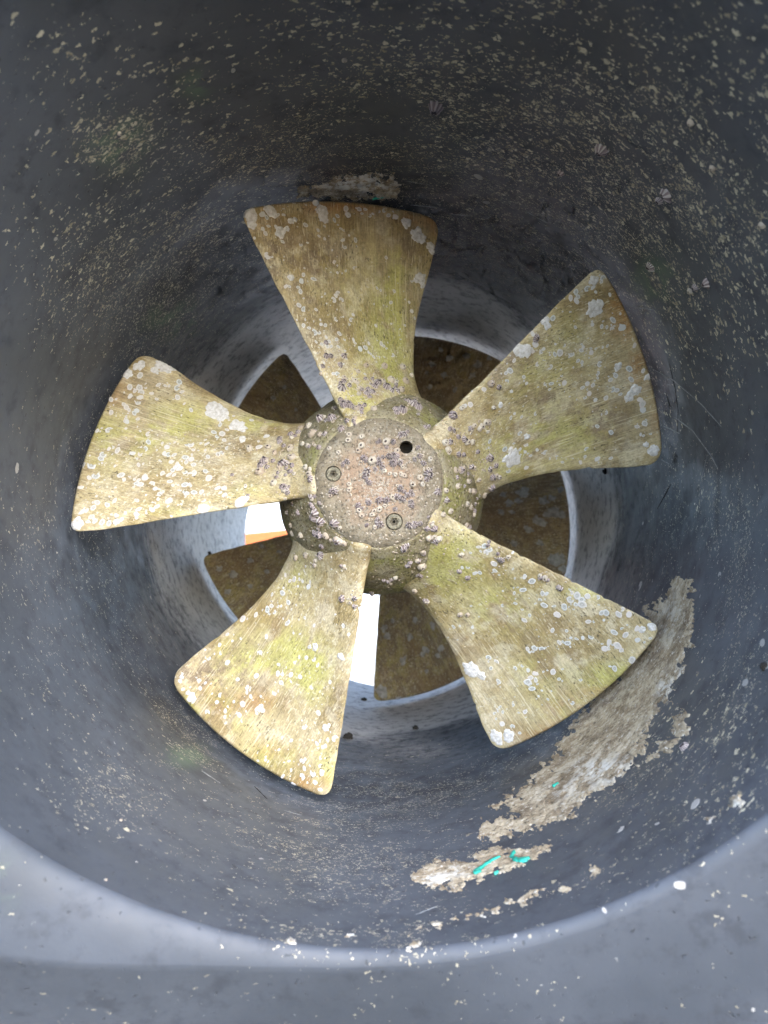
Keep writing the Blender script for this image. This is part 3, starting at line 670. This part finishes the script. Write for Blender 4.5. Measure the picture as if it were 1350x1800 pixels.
# ---- barnacles
def barnacle_mesh(cream, k):
    n = 36 if not cream else 24; ribs = random.choice((6, 7, 8, 9, 10, 11)) if not cream else 6
    ph = random.uniform(0, 6)
    prof = [(1.0, -.05, 0), (.93, .16, .25), (.80, .45, .5), (.63, .78, .75), (.46, 1.0, 1.0), (.38, .97, 1.1), (.33, .66, 1.3), (.22, .60, 1.55), (.04, .68, 1.7)]
    if cream: prof = [(1.0, -.05, 0), (.99, .3, .3), (.88, .62, .6), (.62, .86, .9), (.34, .92, 1.0), (.26, .85, 1.1), (.20, .55, 1.3), (.05, .5, 1.4)]
    V = []; rib = []; hi = []; ra = [random.uniform(.4, 1.5) for _ in range(ribs)]; rv = [random.uniform(.6, 1.15) for _ in range(ribs)]; top = random.uniform(.75, 1.25); lean = (random.uniform(-.15, .15), random.uniform(-.15, .15))
    for r, h, q in prof:
        for i in range(n):
            t = 2*math.pi*i/n; c = math.cos(ribs*t+ph)
            amp = (.17 if not cream else .05)*(1 if q <= 1 else .25)
            ri = int(((ribs*t+ph)/(2*math.pi)+.5)) % ribs; amp *= ra[ri]; sd = ph*7
            rr = r*(top if q > .7 else 1)*(1+amp*(abs(c)**.7*(1 if c > 0 else -1)) + .09*math.sin(2*t+ph) + .15*mn.noise((math.cos(t)*1.5+sd, math.sin(t)*1.5, h)))
            hh = h + (.09*math.cos(3*t+ph) if q >= .75 and q < 1.2 else 0)
            hh += .12*mn.noise((math.cos(t)*2+sd, math.sin(t)*2, 5))*q
            V.append((rr*math.cos(t)+lean[0]*hh, rr*math.sin(t)+lean[1]*hh, hh)); rib.append((.5+.5*c)*rv[ri] if not cream else .75+.25*c); hi.append(q)
    F = grid_faces(n, len(prof), True); F.append(tuple((len(prof)-1)*n+i for i in range(n)))
    o = mesh_obj('barnacle', V, F, M['cream' if cream else 'shell'], None, True, dict(rib=rib, hi=hi)); d = o.data; bpy.data.objects.remove(o)
    return d, V, F, rib, hi
BS = [barnacle_mesh(False, k) for k in range(12)]; BC = [barnacle_mesh(True, k) for k in range(8)]
S_H = [(560,85),(590,105),(575,125),(380,110),(400,95),(430,120),(460,95),(500,145),(530,165),(560,160),(545,185),(640,130),(670,150),(690,135),(730,150),(750,205),(770,215),(790,230),(820,245),(700,275),(730,265),(690,255),(380,200),(400,225),(430,230),(460,250),(490,240),(515,235),(500,275),(455,320),(420,320),(385,365),(270,310),(300,320),(330,310),(345,295),(240,380),(270,400),(295,395),(225,395),(205,465),(260,470),(420,550),(395,570),(1000,440),(1020,375),(1095,440),(1050,510),(1155,495),(1225,530),(1225,595),(1240,640),(1235,700),(1040,640),(1060,600),(1100,620),(1110,660),(1140,790),(1135,830),(1150,760),(1185,830),(1190,770),(1080,690),(1120,580),(1090,910),(930,720),(980,770),(880,620),(870,650),(890,600),(850,560),(820,470),(830,520),(800,540),(680,440),(640,440),(600,435),(720,400),(740,395),(580,545),(560,545),(600,560),(515,535),(530,610),(520,640),(545,670),(620,585),(680,560),(690,520),(660,520),(720,560),(720,700),(740,720),(760,740),(700,750),(730,760),(780,780),(770,800),(690,820),(600,770),(540,780),(480,800),(500,815),(590,880),(600,905),(530,910),(770,910),(800,905),(830,900),(870,930),(900,910),(910,930),(880,980),(920,995),(740,1040),(755,1025),(850,1070),(820,1110),(840,1140),(760,1135),(835,1195),(670,1215),(650,1225),(690,1205),(555,1290),(385,1140),(390,1325),(460,1325),(270,1080),(235,1135),(80,1005),(60,920),(110,790),(145,840),(215,745),(205,620),(210,650),(215,790),(225,810),(240,840),(230,870),(270,890),(255,930),(240,955),(265,965),(300,970),(345,900),(365,995),(1065,1075),(860,160),(880,190),(930,210),(960,220),(990,240),(860,355),(905,200),(340,720),(355,700),(640,770),(660,620)]
C_H = [(665,90),(745,95),(730,15),(780,65),(635,10),(570,255),(500,410),(425,430),(480,490),(500,460),(430,680),(430,710),(370,500),(700,490),(690,625),(720,620),(740,630),(790,680),(845,680),(830,640),(500,855),(570,830),(560,850),(675,750),(600,820),(730,580),(345,895),(160,965),(110,955),(70,1000),(130,1095),(235,1135),(400,1010),(380,1000),(800,1280),(870,1340),(985,480),(970,445),(1075,590),(1130,720),(1110,715),(1095,790),(1160,655),(1190,740),(1190,770),(1040,690),(1030,600),(1130,850),(1120,365),(1165,370),(1180,350),(1215,330),(1245,245),(1230,110),(960,850),(1000,830),(910,975),(935,985),(205,350),(155,360),(290,300),(345,250),(250,225),(195,460),(100,480),(185,1080),(360,990)]
S_L = [(1050,640),(1070,620),(1085,650),(1050,675),(1140,680),(1165,630),(1185,655),(1215,600),(1180,690),(1215,640),(1150,520),(1170,540),(1230,490),(1245,470),(1300,440),(1320,475),(1165,750),(1190,780),(1180,760),(985,795),(905,690),(1300,680),(1300,710)]
C_L = [(1125,575),(1120,730),(1090,545),(1150,645),(1205,545),(995,555),(1270,530)]
S_T = [(585,1100),(610,1100),(690,1100),(565,1160),(700,1260),(680,1290),(735,1250),(770,1255),(800,1300),(830,1320),(870,1310),(860,1245),(880,1265),(970,1290),(990,1310),(690,1370),(790,1390),(1050,1370),(1090,1390),(1170,1310),(1245,1370)]
C_T = [(970,1240),(1055,1250),(1035,1160),(1090,1215),(930,1160),(820,1155),(950,1280),(1030,1300),(780,1325),(1255,1385),(1300,1385)]
S_R = [(215,885),(270,935),(285,950),(215,815),(340,990),(400,1030),(240,1000),(300,880),(395,1080),(405,660),(625,435),(375,850)]
C_R = [(320,865),(345,880),(390,850),(190,990),(180,945),(440,1120)]
S_LR = [(530,165),(540,190),(495,117),(700,260),(725,268),(770,298),(235,160),(215,190),(410,260),(245,350)]
C_LR = [(300,462),(380,405),(410,405)]
def z2(l, s, ox, oy): return [(x/s+ox, y/s+oy) for x, y in l]
STR = z2(S_H, *ZH)+z2(S_L, *ZL)+z2(S_T, *ZT)+z2(S_R, *ZR)+z2(S_LR, *ZLR)
CRM = z2(C_H, *ZH)+z2(C_L, *ZL)+z2(C_T, *ZT)+z2(C_R, *ZR)+z2(C_LR, *ZLR)
def put_barnacle(x, y, cream, rad, parent=None, wall=False):
    if wall:
        h = hit_wall(x, y)
        if not h: return
        (p, n), o = h, hull; d = (p-CAM).dot(FW)
    else:
        h = hit_prop(x, y)
        if not h: return
        o, p, n, d = h
    rr = rad*d/FPX; hgt = rr*random.uniform(.8, 1.1) if not cream else rr*random.uniform(.8, 1.2)
    m = frame_at(p, n, random.uniform(0, 6.3), random.uniform(-.25, .25)) @ Matrix.Diagonal((rr, rr*random.uniform(.85, 1.1), hgt, 1))
    return place('barnacle', random.choice(BC if cream else BS)[0], o, m)
seen = []
for x, y in STR:
    if any((x-a)**2+(y-b)**2 < 30 for a, b in seen): continue
    seen.append((x, y)); put_barnacle(x, y, random.random() < .12, random.choice((3.6, 4.2, 4.8, 5.4, 6, 6.8, 8.0)))
    if random.random() < .8: put_barnacle(x+random.gauss(0, 8), y+random.gauss(0, 8), random.random() < .5, random.uniform(2.8, 5.4))
for x, y in CRM: put_barnacle(x, y, True, random.uniform(4.2, 6.6))
# tiny spat scattered round the hub, too small to pick apart
tiny = {}
for i in range(2000):
    a = random.uniform(0, 6.283); rr = abs(random.gauss(0, 150)); x, y = 668+rr*math.cos(a), 860+rr*math.sin(a)
    if random.random() < .55 and STR:
        bx, by = random.choice(STR); x, y = bx+random.gauss(0, 11), by+random.gauss(0, 11)
    h = hit_prop(x, y)
    if not h: continue
    o, p, n, d = h
    if any((p.x-hx)**2+(p.z-hz)**2 < (hr*1.1)**2 for hx, hz, hr in holes) and o is cap: continue
    s = random.uniform(.6, 2.1)*d/FPX; k = random.randrange(4)
    tiny.setdefault(o, []).append((frame_at(p, n, random.uniform(0, 6)) @ Matrix.Diagonal((s, s, s*random.uniform(.6, 1), 1)), k))
for o, l in tiny.items():
    V, F, A, H = [], [], [], []; inv = o.matrix_basis.inverted()
    n = 8; prof = [(1, -.05, 0), (.85, .55, .5), (.45, .9, 1), (.2, .7, 1.3)]
    for m, k in l:
        b = len(V); mm = inv @ m
        for r, h, q in prof:
            for i in range(n): t = 2*math.pi*i/n; V.append(mm @ Vector((r*math.cos(t), r*math.sin(t), h))); A.append(.6+.4*(k > 0)); H.append(q)
        F += [tuple(i+b for i in q) for q in grid_faces(n, 4, True)]; F.append(tuple(b+3*n+i for i in range(n)))
    q = mesh_obj('barnacle_spat', V, F, M['cream'], o, True, dict(rib=A, hi=H)); q['kind'] = 'stuff'
# algae strands bristling on the hub
V, F = [], []
for i in range(900):
    t = random.uniform(0, 6.283); y = random.uniform(-.03, .058); r = hub_r(y)
    p = Vector((r*math.cos(t), y, r*math.sin(t))); nrm = Vector((math.cos(t), -.35, math.sin(t))).normalized()
    L = random.uniform(.0015, .0042) if random.random() < .96 else random.uniform(.006, .009)
    dirv = (nrm + Vector((random.gauss(0, .5), random.gauss(0, .5), random.gauss(0, .5)))).normalized()
    sidev = dirv.orthogonal().normalized(); s2 = dirv.cross(sidev); wd = random.uniform(.00007, .00014); b = len(V); crl = Vector((random.gauss(0, .3), random.gauss(0, .3), -.4))
    for k in range(4):
        f = k/3; c = p + dirv*L*f + crl*L*f*f*.5; ww = wd*(1-.7*f)
        for a in range(3): V.append(c + (sidev*math.cos(a*2.094)+s2*math.sin(a*2.094))*ww)
    F += [tuple(x+b for x in q) for q in grid_faces(3, 4, True)]
q = mesh_obj('algae_strands', V, F, M['hair'], hub); q['kind'] = 'stuff'
# pale blotches on the far propeller's blades
rs = [(o, bvh(o)) for o in rblades]
def hit_rear(px, py):
    d = ray(px, py)
    if hit_prop(px, py): return None
    best = None
    for o, b in rs:
        h = b.ray_cast(CAM, d)
        if h[0] is not None and (best is None or h[3] < best[1][3]): best = (o, h, b)
    return best
def blotch(px, py, r):
    h = hit_rear(px, py)
    if not h: return
    o, hh, b = h; p, n, d = hh[0], hh[1], hh[3]
    if n.dot(FW) > 0: n = -n
    rad = r*d/FPX*.8; m = frame_at(p, n, random.uniform(0, 6)); sd = random.uniform(0, 99); V = []
    for j in range(4):
        f = 1-j/4
        for i in range(20):
            t = 2*math.pi*i/20; q = rad*f*(1+.7*mn.noise((math.cos(t)*1.5+sd, math.sin(t)*1.5, 0))+.3*mn.noise((math.cos(t)*4+sd, 2, math.sin(t)*4)))
            w_ = m @ Vector((q*math.cos(t), q*math.sin(t), 0)); co, no, _, _ = b.find_nearest(w_)
            if no.dot(n) < 0: no = -no
            V.append(co+no*(.0004 if j else -.0001))
    inv = (o.parent.matrix_basis @ o.matrix_basis).inverted()
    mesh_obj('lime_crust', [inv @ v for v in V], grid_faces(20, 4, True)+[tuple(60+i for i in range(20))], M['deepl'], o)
for x, y, r in [(920,865,14),(955,880,12),(970,875,8),(895,885,10),(910,880,9),(975,900,13),(985,905,10),(960,905,8),(945,915,12),(955,920,9),(930,932,9),(925,928,6),(950,955,9),(975,985,16),(985,980,12),(990,1000,10),(885,870,8),(880,900,7),(905,955,9),(985,860,7),(900,900,6),
                (675,1105,8),(680,1118,9),(708,1162,10),(748,1142,9),(743,1150,6),(775,1140,8),(670,1215,13),(675,1222,9),(700,1228,8),(720,1120,7),(770,1152,6),(690,1090,6),(735,1228,6),(760,1100,8),(730,1090,7),(750,1180,5),
                (385,1000,8),(410,1010,10),(440,985,7),(470,1005,6),(400,1040,7),(440,1030,6),(490,970,5),(460,960,5),
                (760,640,7),(790,630,8),(820,625,8),(840,640,10),(780,660,7),(830,660,7),(800,685,6),(755,680,6),(860,630,6),(775,615,6),(750,655,5),(480,700,6),(500,680,5),(520,720,5)]:
    blotch(x, y, r)

# ------------------------------------------------------------------ growth and marks on the hull
def on_wall_strip(name, pts, wdt, mat, lift=.00025):
    """flat streak that follows the wall through photo points; wdt in photo pixels"""
    P = []
    for i in range(len(pts)-1):
        for k in range(10):
            f = k/10; P.append((pts[i][0]*(1-f)+pts[i+1][0]*f, pts[i][1]*(1-f)+pts[i+1][1]*f))
    P.append(pts[-1]); V = []; N = len(P); H = []
    for x, y in P:
        h = hit_wall(x, y)
        if h: H.append(h)
    if len(H) < 3: return
    for i, (p, n) in enumerate(H):
        d = (H[min(i+1, len(H)-1)][0]-H[max(i-1, 0)][0]).normalized(); s = n.cross(d).normalized()
        f = i/(len(H)-1); ww = wdt*(p-CAM).dot(FW)/FPX*.5*min(1, 5*f+.25, 5*(1-f)+.25)*(1+.6*mn.noise((p*400)))
        for a, l in ((-1, -.0001), (-.6, lift), (.6, lift), (1, -.0001)): V.append(p + s*ww*a + n*l)
    return mesh_obj(name, V, grid_faces(4, len(H)), mat, hull)
def in_poly(x, y, P):
    c = False; j = len(P)-1; dm = 1e9
    for i in range(len(P)):
        (x1, y1), (x2, y2) = P[i], P[j]
        if (y1 > y) != (y2 > y) and x < (x2-x1)*(y-y1)/(y2-y1)+x1: c = not c
        t = max(0, min(1, ((x-x1)*(x2-x1)+(y-y1)*(y2-y1))/((x2-x1)**2+(y2-y1)**2+1e-9)))
        dm = min(dm, math.hypot(x-x1-t*(x2-x1), y-y1-t*(y2-y1))); j = i
    return dm if c else -dm
def fouling(P, step=1.5, hgt=.0009, holes_=.0, edge_n=10, pale=None):
    xs = [p[0] for p in P]; ys = [p[1] for p in P]
    x0, x1, y0, y1 = min(xs)-10, max(xs)+10, min(ys)-10, max(ys)+10
    nx, ny = int((x1-x0)/step)+1, int((y1-y0)/step)+1
    idx = {}; V = []; HH = []; PL = []
    for j in range(ny):
        for i in range(nx):
            x, y = x0+i*step, y0+j*step
            d = in_poly(x, y, P)
            if d < -edge_n*1.2: continue
            f = d + edge_n*(mn.fractal((x*.05, y*.07, 5), .5, 2.3, 5))
            if f < -2: continue
            f -= holes_*max(0, mn.fractal((x*.05+9, y*.075, 2), .7, 2.1, 5)-.02)*60
            h = hit_wall(x, y)
            if not h: continue
            p, n = h
            k = max(-1, min(1, f/6))
            lump = .65 + .45*mn.fractal((p.x*330, p.y*330, p.z*330), .8, 2.1, 4)
            z = hgt*(k if k < 0 else k*max(.1, lump)) 
            idx[i, j] = len(V); V.append(p+n*(z - .00006)); HH.append(k)
            PL.append(0 if pale is None else min(1, float(blob(np.array([[x, y]]), pale)[0])))
    F = []
    for j in range(ny-1):
        for i in range(nx-1):
            q = [(i, j), (i, j+1), (i+1, j+1), (i+1, j)]
            if all(a in idx for a in q):
                q = [idx[a] for a in q]
                if max(HH[a] for a in q) > -.4: F.append(tuple(q))
    return mesh_obj('fouling_patch', V, F, M['foul'], hull, True, dict(hh=HH, pale=PL))
fouling([(1180,1020),(1215,1012),(1222,1060),(1218,1130),(1200,1190),(1180,1220),(1165,1245),(1150,1260),(1130,1330),(1090,1370),(1040,1405),(1000,1440),(940,1460),(880,1482),(835,1468),(845,1445),(900,1430),(860,1415),(910,1390),(950,1350),(990,1300),(1020,1250),(1070,1195),(1115,1130),(1140,1070)],
        1.5, .0009, .32, 15, [(1200, 1195, 14, 20, 1), (1170, 1215, 12, 25, .9), (1060, 1355, 50, 22, .9), (1180, 1080, 20, 50, .4), (1000, 1390, 50, 20, .4)])['label'] = 'large beige crust patch beside the lower right blade'
fouling([(1205,1243),(1213,1275),(1195,1310),(1150,1335),(1132,1340),(1150,1310),(1180,1290),(1185,1260)], 1.2, .0008, .2, 9)
fouling([(725,1540),(760,1510),(830,1510),(840,1490),(870,1485),(920,1490),(978,1478),(965,1500),(900,1530),(850,1545),(800,1565),(740,1558)], 1.2, .0009, .3, 10,
        [(760, 1545, 25, 12, 1), (805, 1533, 20, 8, 1), (865, 1535, 12, 6, .8)])['label'] = 'beige crust patch with turquoise paint marks'
fouling([(520,330),(560,318),(600,308),(690,306),(708,330),(700,350),(640,352),(520,347)], 1.0, .0016, .35, 7, [(640, 320, 60, 18, 1), (585, 318, 20, 10, 1)])['label'] = 'pale flaky crust patch above the top blade'
fouling([(715,1634),(780,1614),(860,1596),(920,1572),(990,1556),(1000,1562),(930,1588),(860,1608),(790,1622),(720,1640)], 1.2, .0007, .8, 9, [(820, 1610, 120, 20, .9)])
fouling([(1030,1530),(1045,1520),(1062,1526),(1050,1545),(1034,1548)], 1.0, .0007, .4, 7)
fouling([(1284,1405),(1300,1395),(1308,1410),(1296,1425),(1280,1418)], 1.0, .001, .3, 6, [(1296, 1410, 14, 14, .7)])
fouling([(1235,1440),(1258,1432),(1252,1450),(1236,1452)], 1.0, .0008, .3, 5, [(1245, 1442, 10, 10, .7)])
fouling([(598,1640),(618,1636),(640,1642),(606,1648)], 1.0, .0005, .4, 6, [(615, 1642, 30, 10, .8)])
fouling([(500,1652),(520,1650),(524,1660),(506,1662)], 1.0, .0006, .2, 4, [(510, 1656, 20, 10, 1)])
fouling([(690,1665),(740,1652),(770,1655),(720,1672)], 1.0, .0004, .7, 8, [(720, 1662, 40, 10, .8)])
def teal(pts, wd): 
    o = on_wall_strip('paint_mark', pts, wd, M['teal'], .0013); 
    if o: o['label'] = 'turquoise paint mark'
teal([(833,1536),(845,1528),(866,1514),(880,1508)], 11); teal([(833,1538),(846,1532)], 14); teal([(905,1498),(900,1508),(910,1514),(932,1510)], 10); teal([(912,1516),(928,1512)], 9); teal([(869,1538),(877,1534)], 6)
teal([(972,1384),(983,1378)], 9); teal([(655,349),(668,346),(678,343)], 4); pass
for pts, wd in [([(1105,538),(1150,545)],3), ([(1148,649),(1183,668),(1233,711),(1268,750)],3), ([(1187,734),(1218,758),(1249,800),(1262,824)],3), ([(1166,749),(1195,762)],2.5), ([(1162,808),(1177,816)],2.5), ([(1243,800),(1232,850)],2),
                ([(712,318),(760,326)],3), ([(720,360),(772,365)],4), ([(790,376),(830,380)],2.5), ([(925,372),(962,392)],3), ([(355,1355),(388,1377)],5), ([(500,1425),(530,1433)],3), ([(730,1608),(770,1592)],3)]:
    on_wall_strip('scratch', pts, wd, M['scratch'], .00012)
for pts, wd in [([(1177,640),(1186,680),(1192,720),(1191,760)],2), ([(1170,690),(1178,715)],3), ([(1155,895),(1180,850)],3), ([(447,1382),(470,1405)],3)]:
    on_wall_strip('scratch', pts, wd, M['dark'], .00012)
for x, y, r in [(766,186,13),(1058,262,12),(986,304,7),(1172,342,12),(1160,352,7),(1243,498,9),(1222,505,7),(1204,1314,8),(1144,468,9)]:
    put_barnacle(x, y, False, r, wall=True)
for x, y, r in [(1213,512,6),(605,105,5),(1340,395,6),(1215,215,7),(1253,295,6),(212,1442,3),(516,1657,3),(186,1547,2.5),(209,234,4)]:
    put_barnacle(x, y, True, r, wall=True)
WSM = []
for a in SM:
    c = a[0].copy(); c.materials.clear(); c.materials.append(M['dull']); WSM.append(c)
def wall_scar(x, y, r, name='barnacle_scar', mat=None):
    h = hit_wall(x, y)
    if not h: return
    p, n = h; rad = r*(p-CAM).dot(FW)/FPX
    place(name, WSM[random.randrange(6)], hull, frame_at(p, n, random.uniform(0, 6)) @ Matrix.Diagonal((rad, rad*.8, rad*.5, 1)))
for x, y, r in [(815,484,11),(1222,1413,13),(1195,1556,10),(1090,1458,9),(1340,1130,9),(1310,1200,10),(30,823,9),(841,311,10),(855,356,7),(1130,920,4),(1125,1030,9),(1062,1600,5),(1350,1170,9),(360,1407,4),(460,1510,5),(240,1515,3),(1324,1775,4),(905,1645,4),(410,124,6),(65,233,6),(98,420,5),(1155,1448,5),(1180,1135,5),(1265,1010,6)]:
    wall_scar(x, y, r)
def lump(x, y, r, name='grit_lump'):
    h = hit_wall(x, y)
    if not h: return
    p, n = h; rad = r*(p-CAM).dot(FW)/FPX; bm = bmesh.new(); bmesh.ops.create_icosphere(bm, subdivisions=3, radius=1)
    sd = random.uniform(0, 50)
    for v in bm.verts:
        v.co *= 1+.45*mn.noise(v.co*1.3+Vector((sd, 0, 0)))+.2*mn.noise(v.co*3.5+Vector((sd, 4, 0)))
    me = bpy.data.meshes.new(name); bm.to_mesh(me); bm.free(); me.shade_smooth(); me.materials.append(M['peb'])
    place(name, me, hull, frame_at(p+n*rad*.25, n, random.uniform(0, 6)) @ Matrix.Diagonal((rad, rad*.8, rad*.7, 1)))
lump(611, 1297, 9); lump(731, 1281, 6); lump(640, 1231, 5); lump(1345, 1172, 8); lump(1065, 828, 6); lump(367, 973, 5)

# ------------------------------------------------------------------ beyond the far mouth
V = []
nx = 90
for z in (-1.29, .22):
    for i in range(nx):
        x = -1.5+2.6*i/(nx-1); V.append((x, 1.6+.016*math.sin(x*30)+.010*math.sin(x*71+1), z))
F = grid_faces(nx, 2)
wp = mesh_obj('white_sheet', V, F, M['white']); wp['label'] = 'bright white ribbed sheet seen through the gap beyond the far propeller'; wp['category'] = 'sheet'
sm = wp.modifiers.new('thickness', 'SOLIDIFY'); sm.thickness = .012
p0 = px_to_plane(400, 946, 1.5); p1 = px_to_plane(560, 930, 1.5)
bm = bmesh.new(); bmesh.ops.create_cube(bm, size=1); bmesh.ops.bevel(bm, geom=bm.edges[:], offset=.04, segments=2, affect='EDGES')
me = bpy.data.meshes.new('orange_beam'); bm.to_mesh(me); bm.free(); me.materials.append(M['orange'])
ob = link(bpy.data.objects.new('orange_beam', me)); ob.dimensions = ob.scale = ((p1-p0).length*1.5, .08, .11)
ob.location = (p0+p1)/2 + Vector((-.05, 0, -.055)); ob.rotation_euler = (0, -math.atan2(p1.z-p0.z, p1.x-p0.x), 0)
ob['label'] = 'orange beam below the white sheet beyond the tunnel'; ob['category'] = 'beam'
